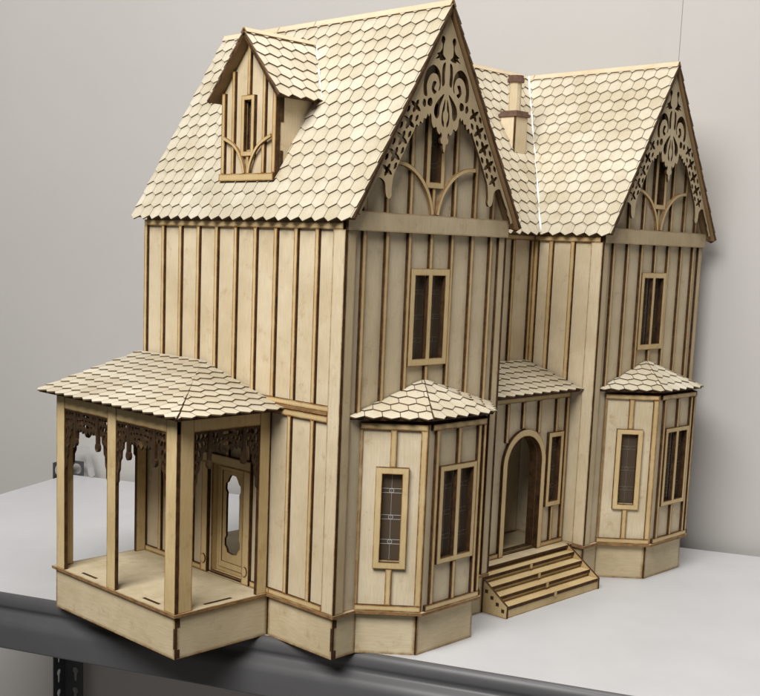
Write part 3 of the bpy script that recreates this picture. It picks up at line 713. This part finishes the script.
# ------------------------------------------------------------------ chimney
ch = bpy.data.objects.new('chimney', None); COL.objects.link(ch); ch.parent = house
cx0, cx1, cy0, cy1 = 45.45, 47.95, 14.8, 17.4
zsl = lambda y: ZE + (y-YM)*(ZR-ZE)/(YR-YM)
plate('chimney_wall', Fr((0, cy0, 0), (1, 0, 0)), rect(cx0, zsl(cy0)-0.1, cx1, 59.4), 0.28, ch, -0.28, burn=0.12)
plate('chimney_wall', Fr((cx0, 0, 0), (0, -1, 0)), [(-cy1, zsl(cy1)-0.1), (-cy0-0.3, zsl(cy0)-0.1), (-cy0-0.3, 59.4), (-cy1, 59.4)], 0.28, ch, -0.28, burn=0.12)
plate('chimney_wall', Fr((cx1, 0, 0), (0, 1, 0)), [(cy0+0.3, zsl(cy0)), (cy1, zsl(cy1)), (cy1, 59.4), (cy0+0.3, 59.4)], 0.28, ch, -0.28, burn=0.12)
plate('chimney_wall', Fr((0, cy1, 0), (-1, 0, 0)), rect(-cx1-0.15, zsl(cy1)-0.2, -cx0+0.25, 59.4), 0.28, ch, 0.0, burn=0.12)
mx, my = (cx0+cx1)/2, (cy0+cy1)/2
FT = lambda z: Fr((mx, my, z), (1, 0, 0), (0, 1, 0))
CH = charred('chimney_cap_brown', (0.10, 0.055, 0.04), (0.20, 0.12, 0.085))
oct_ = lambda r, n=8: [(r*math.cos((k+.5)*math.tau/n), r*math.sin((k+.5)*math.tau/n)) for k in range(n)]
plate('chimney_cap', FT(59.4), rect(-1.5, -1.5, 1.5, 1.5), 0.4, ch, 0, mats=(CH, CH)); plate('chimney_cap', FT(59.8), rect(-1.32, -1.32, 1.32, 1.32), 0.35, ch, 0, mats=(CH, CH))
plate('chimney_pot', FT(60.15), oct_(0.80, 10), 3.8, ch, 0, burn=0, mats=(W_FACE, W_FACE))
plate('pot_rim', FT(63.9), oct_(1.12, 12), 0.45, ch, 0, mats=(CH, CH)); plate('pot_rim', FT(64.35), oct_(1.02, 12), 0.4, ch, 0, mats=(CH, CH))

# ------------------------------------------------------------------ shelf unit and wall
d_ = V3(0.4124, -0.9110, 0).normalized(); n_ = V3(0.9110, 0.4124, 0).normalized()
def SN_(s, n, z): return d_*s + n_*n + Z*z
FRONT, BACK, LEFT, RIGHT = 3.78, 65.5, -75.9, 107.0
shelf = bpy.data.objects.new('shelving_unit', None); COL.objects.link(shelf); shelf.location = (0, 0, 0)
shelf['label'] = 'steel shelving unit with a white laminate board and dark grey front beam, carrying the dollhouse'; shelf['category'] = 'shelf'
FSh = Fr((0, 0, -1.6), d_, n_)
plate('shelf_board', FSh, rect(LEFT, FRONT+0.12, RIGHT, BACK), 1.6, shelf, 0, burn=0, mats=(M_BOARD, M_BEDGE))
def beam(pA, pB, out, name='beam'):
    # rolled profile: (outward, z)
    face = catmull([(-0.25, -0.03), (0.05, 0.02), (0.45, -0.12), (0.72, -0.55), (0.78, -1.2), (0.62, -1.65), (0.66, -2.0), (0.98, -2.3), (1.40, -2.62), (1.68, -3.1),
            (1.78, -3.7), (1.80, -5.6), (1.76, -6.0), (1.55, -6.12)], 4, False)
    prof = [(-2.5, -1.7), (-2.5, -0.55), (-0.35, -0.55)] + face + [(1.45, -6.0), (1.58, -5.7), (1.58, -3.7), (0.5, -2.4), (0.4, -1.75), (-0.3, -1.75)]
    bm = newbm(); A = Vector(pA); B = Vector(pB); rings = []
    for P in (A, B): rings.append([bm.verts.new((P + Vector(out)*a + Z*z)*S) for a, z in prof])
    m = len(prof)
    for i in range(m): bm.faces.new((rings[0][i], rings[0][(i+1) % m], rings[1][(i+1) % m], rings[1][i]))
    bm.faces.new(rings[0][::-1]); bm.faces.new(rings[1]); bmesh.ops.recalc_face_normals(bm, faces=bm.faces[:])
    o = link(name, bm, M_BEAM, shelf, True)
    return o
beam(SN_(LEFT-1, FRONT, 0), SN_(RIGHT+1, FRONT, 0), -n_)
# flat side and back rails, below the board
def rail(a, b, nrm, z0, z1):
    u = (Vector(b)-Vector(a)); f = Fr(a, u, Z)
    plate('rail', f, rect(0, z0, u.length, z1), 0.2, shelf, 0, burn=0, mats=(M_BEAM, M_BEAM))
rail(SN_(LEFT-0.1, FRONT+2, 0), SN_(LEFT-0.1, BACK, 0), -d_, -5.5, -0.05)
rail(SN_(LEFT, BACK+0.1, 0), SN_(RIGHT, BACK+0.1, 0), n_, -5.5, -0.05)
def keyhole(uc, zc):
    r, w = 0.62, 0.30
    top = [(uc+r*math.cos(a), zc+r*math.sin(a)) for a in [math.radians(-55 + k*(290/14)) for k in range(15)]]
    low = [(uc+w*math.cos(a), zc-1.75+w*math.sin(a)) for a in [math.radians(-180 + k*30) for k in range(7)]]
    return top + low
def upright(s0, n0, ds, dn, ztop, zbot=-150):
    """slotted angle: two flanges meeting in a corner, the row of keyholes in each"""
    bm = newbm()
    for fr, sg in ((Fr(SN_(s0, n0, 0), d_*ds), 1), (Fr(SN_(s0, n0, 0), n_*dn), 1)):
        hs = []; z = -1.0
        ks = [keyhole(2.1, -1.9 - 3.81*k) for k in range(0, 16)]
        big = [(2.35+0.95*math.cos(k*math.tau/18), 1.15+0.95*math.sin(k*math.tau/18)) for k in range(18)]
        add_plate(bm, fr, rect(0.0, zbot, 3.7, ztop), 0.2, 0, holes=ks + ([big] if ztop > 2.3 else []), burn=0)
    return link('upright', bm, (M_POST, M_POST), shelf)
upright(LEFT-0.7, BACK+0.35, 1, -1, 2.55); upright(RIGHT+0.25, BACK+0.35, -1, -1, 2.5)
upright(LEFT-0.25, FRONT-0.1, 1, 1, -0.2); upright(RIGHT+0.25, FRONT-0.1, -1, 1, -0.2)
# strip of clear plastic dangling at the back upright
bm = newbm(); fr = Fr(SN_(LEFT+0.3, BACK-0.6, 0), d_)
add_plate(bm, fr, [(0.9, 5.0), (3.3, 5.6), (4.5, 5.5), (5.0, 3.0), (5.6, 0.6), (5.0, 0.1), (4.3, 0.5), (4.0, 2.0), (3.7, 4.4), (1.0, 4.0)], 0.05, 0.0, burn=0)
fo_ = link('plastic_strip', bm, (M_FILM, M_FILM)); fo_['label'] = 'torn strip of clear plastic hanging by the dark upright behind the porch'; fo_['category'] = 'plastic strip'

# wall: painted panels with a joint strip
WN = BACK + 2.2
fw = Fr(SN_(0, WN, 0), d_)
bm = newbm()
JS = 23.45                                   # s of the panel joint
add_plate(bm, fw, rect(-420, -170, JS-0.03, 260), 3.0, -3.0, burn=0)
add_plate(bm, fw, rect(JS+0.03, -170, 420, 260), 3.0, -3.0, burn=0)
add_plate(bm, fw, rect(JS-0.2, -170, JS+0.2, 260), 0.5, -0.56, burn=0, mi=(1, 1))
add_plate(bm, fw, rect(JS-2.75, -170, JS-0.05, 260), 0.07, 0.003, burn=0)
wall = link('wall', bm, (M_WALL, M_SEAM)); wall['kind'] = 'structure'
M_BOUNCE = plain('bounce_floor_paint', (0.42, 0.41, 0.40), 0.6, noise=0.06, nscale=5)
bm = newbm(); add_plate(bm, Fr(SN_(0, WN, -152), d_, -n_), rect(-420, -3, 420, 500), 2.0, 0.0, burn=0)  # unseen floor, added to bounce light onto the wall below the shelf
bounce_floor = link('floor', bm, (M_BOUNCE, M_BOUNCE)); bounce_floor['kind'] = 'structure'; wall['label'] = 'plain pale grey painted wall with one vertical panel joint'

# ------------------------------------------------------------------ keep tiles inside their roof and stop at thing > part > sub-part
def absorb(par, ch):
    bm = bmesh.new(); bm.from_mesh(par.data); n = len(bm.faces)
    bm.from_mesh(ch.data); bm.faces.ensure_lookup_table()
    mats = par.data.materials; mp = []
    for m in ch.data.materials:
        i = next((k for k, q in enumerate(mats) if q == m), -1)
        if i < 0: mats.append(m); i = len(mats)-1
        mp.append(i)
    for f in bm.faces[n:]: f.material_index = mp[f.material_index]
    bm.to_mesh(par.data); bm.free()
    bpy.data.objects.remove(ch)
def depth(o):
    k = 1
    while o.parent: o = o.parent; k += 1
    return k
for o in [o for o in bpy.data.objects if o.type == 'MESH' and o.name.split('.')[0] == 'shingles']: absorb(o.parent, o)
while True:
    deep = [o for o in bpy.data.objects if o.type == 'MESH' and depth(o) > 3]
    if not deep: break
    deep.sort(key=depth, reverse=True); absorb(deep[0].parent, deep[0])

# ------------------------------------------------------------------ camera
def look(yaw, pitch, roll):
    y, p, r = map(math.radians, (yaw, pitch, roll))
    F = V3(-math.sin(y)*math.cos(p), math.cos(y)*math.cos(p), math.sin(p))
    R = F.cross(Z).normalized(); U = R.cross(F)
    c, s = math.cos(r), math.sin(r)
    R2 = R*c + U*s; U2 = -R*s + U*c
    return Matrix((R2, U2, -F)).transposed()
cd = bpy.data.cameras.new('camera'); cam = bpy.data.objects.new('camera', cd); COL.objects.link(cam)
cam.matrix_world = Matrix.Translation(V3(-79.111, -79.566, 41.641)*S) @ look(-45.231, -8.197, 2.055).to_4x4()
cd.sensor_fit = 'HORIZONTAL'; cd.sensor_width = 36; cd.lens = 1150.454*36/760
cd.shift_x = 32.597/760; cd.shift_y = 64.68/760
cd.clip_start = 0.05; cd.clip_end = 50
scene.camera = cam

# ------------------------------------------------------------------ light
w = bpy.data.worlds.new('World'); scene.world = w; w.use_nodes = True
w.node_tree.nodes['Background'].inputs[0].default_value = (1.0, 0.96, 0.91, 1); w.node_tree.nodes['Background'].inputs[1].default_value = 0.10
def area(name, loc, tgt, size, power, col=(1, 1, 1), sy=None):
    l = bpy.data.lights.new(name, 'AREA'); l.energy = power; l.color = col; l.shape = 'RECTANGLE'; l.size = size*S; l.size_y = (sy or size)*S
    o = bpy.data.objects.new(name, l); COL.objects.link(o); o.location = Vector(loc)*S
    o.rotation_euler = (Vector(tgt)-Vector(loc)).to_track_quat('-Z', 'Y').to_euler()
    return o
area('ceiling_lamp', (-135, -42, 175), (20, 10, 25), 135, 72, (1.0, 0.985, 0.95), 95)
area('ceiling_lamp', (66, -28, 235), (66, 0, 50), 100, 36, (1.0, 0.985, 0.96), 60)

scene.render.engine = 'CYCLES'
scene.view_settings.view_transform = 'Standard'; scene.view_settings.look = 'None'
scene.view_settings.exposure = 0; scene.view_settings.gamma = 1
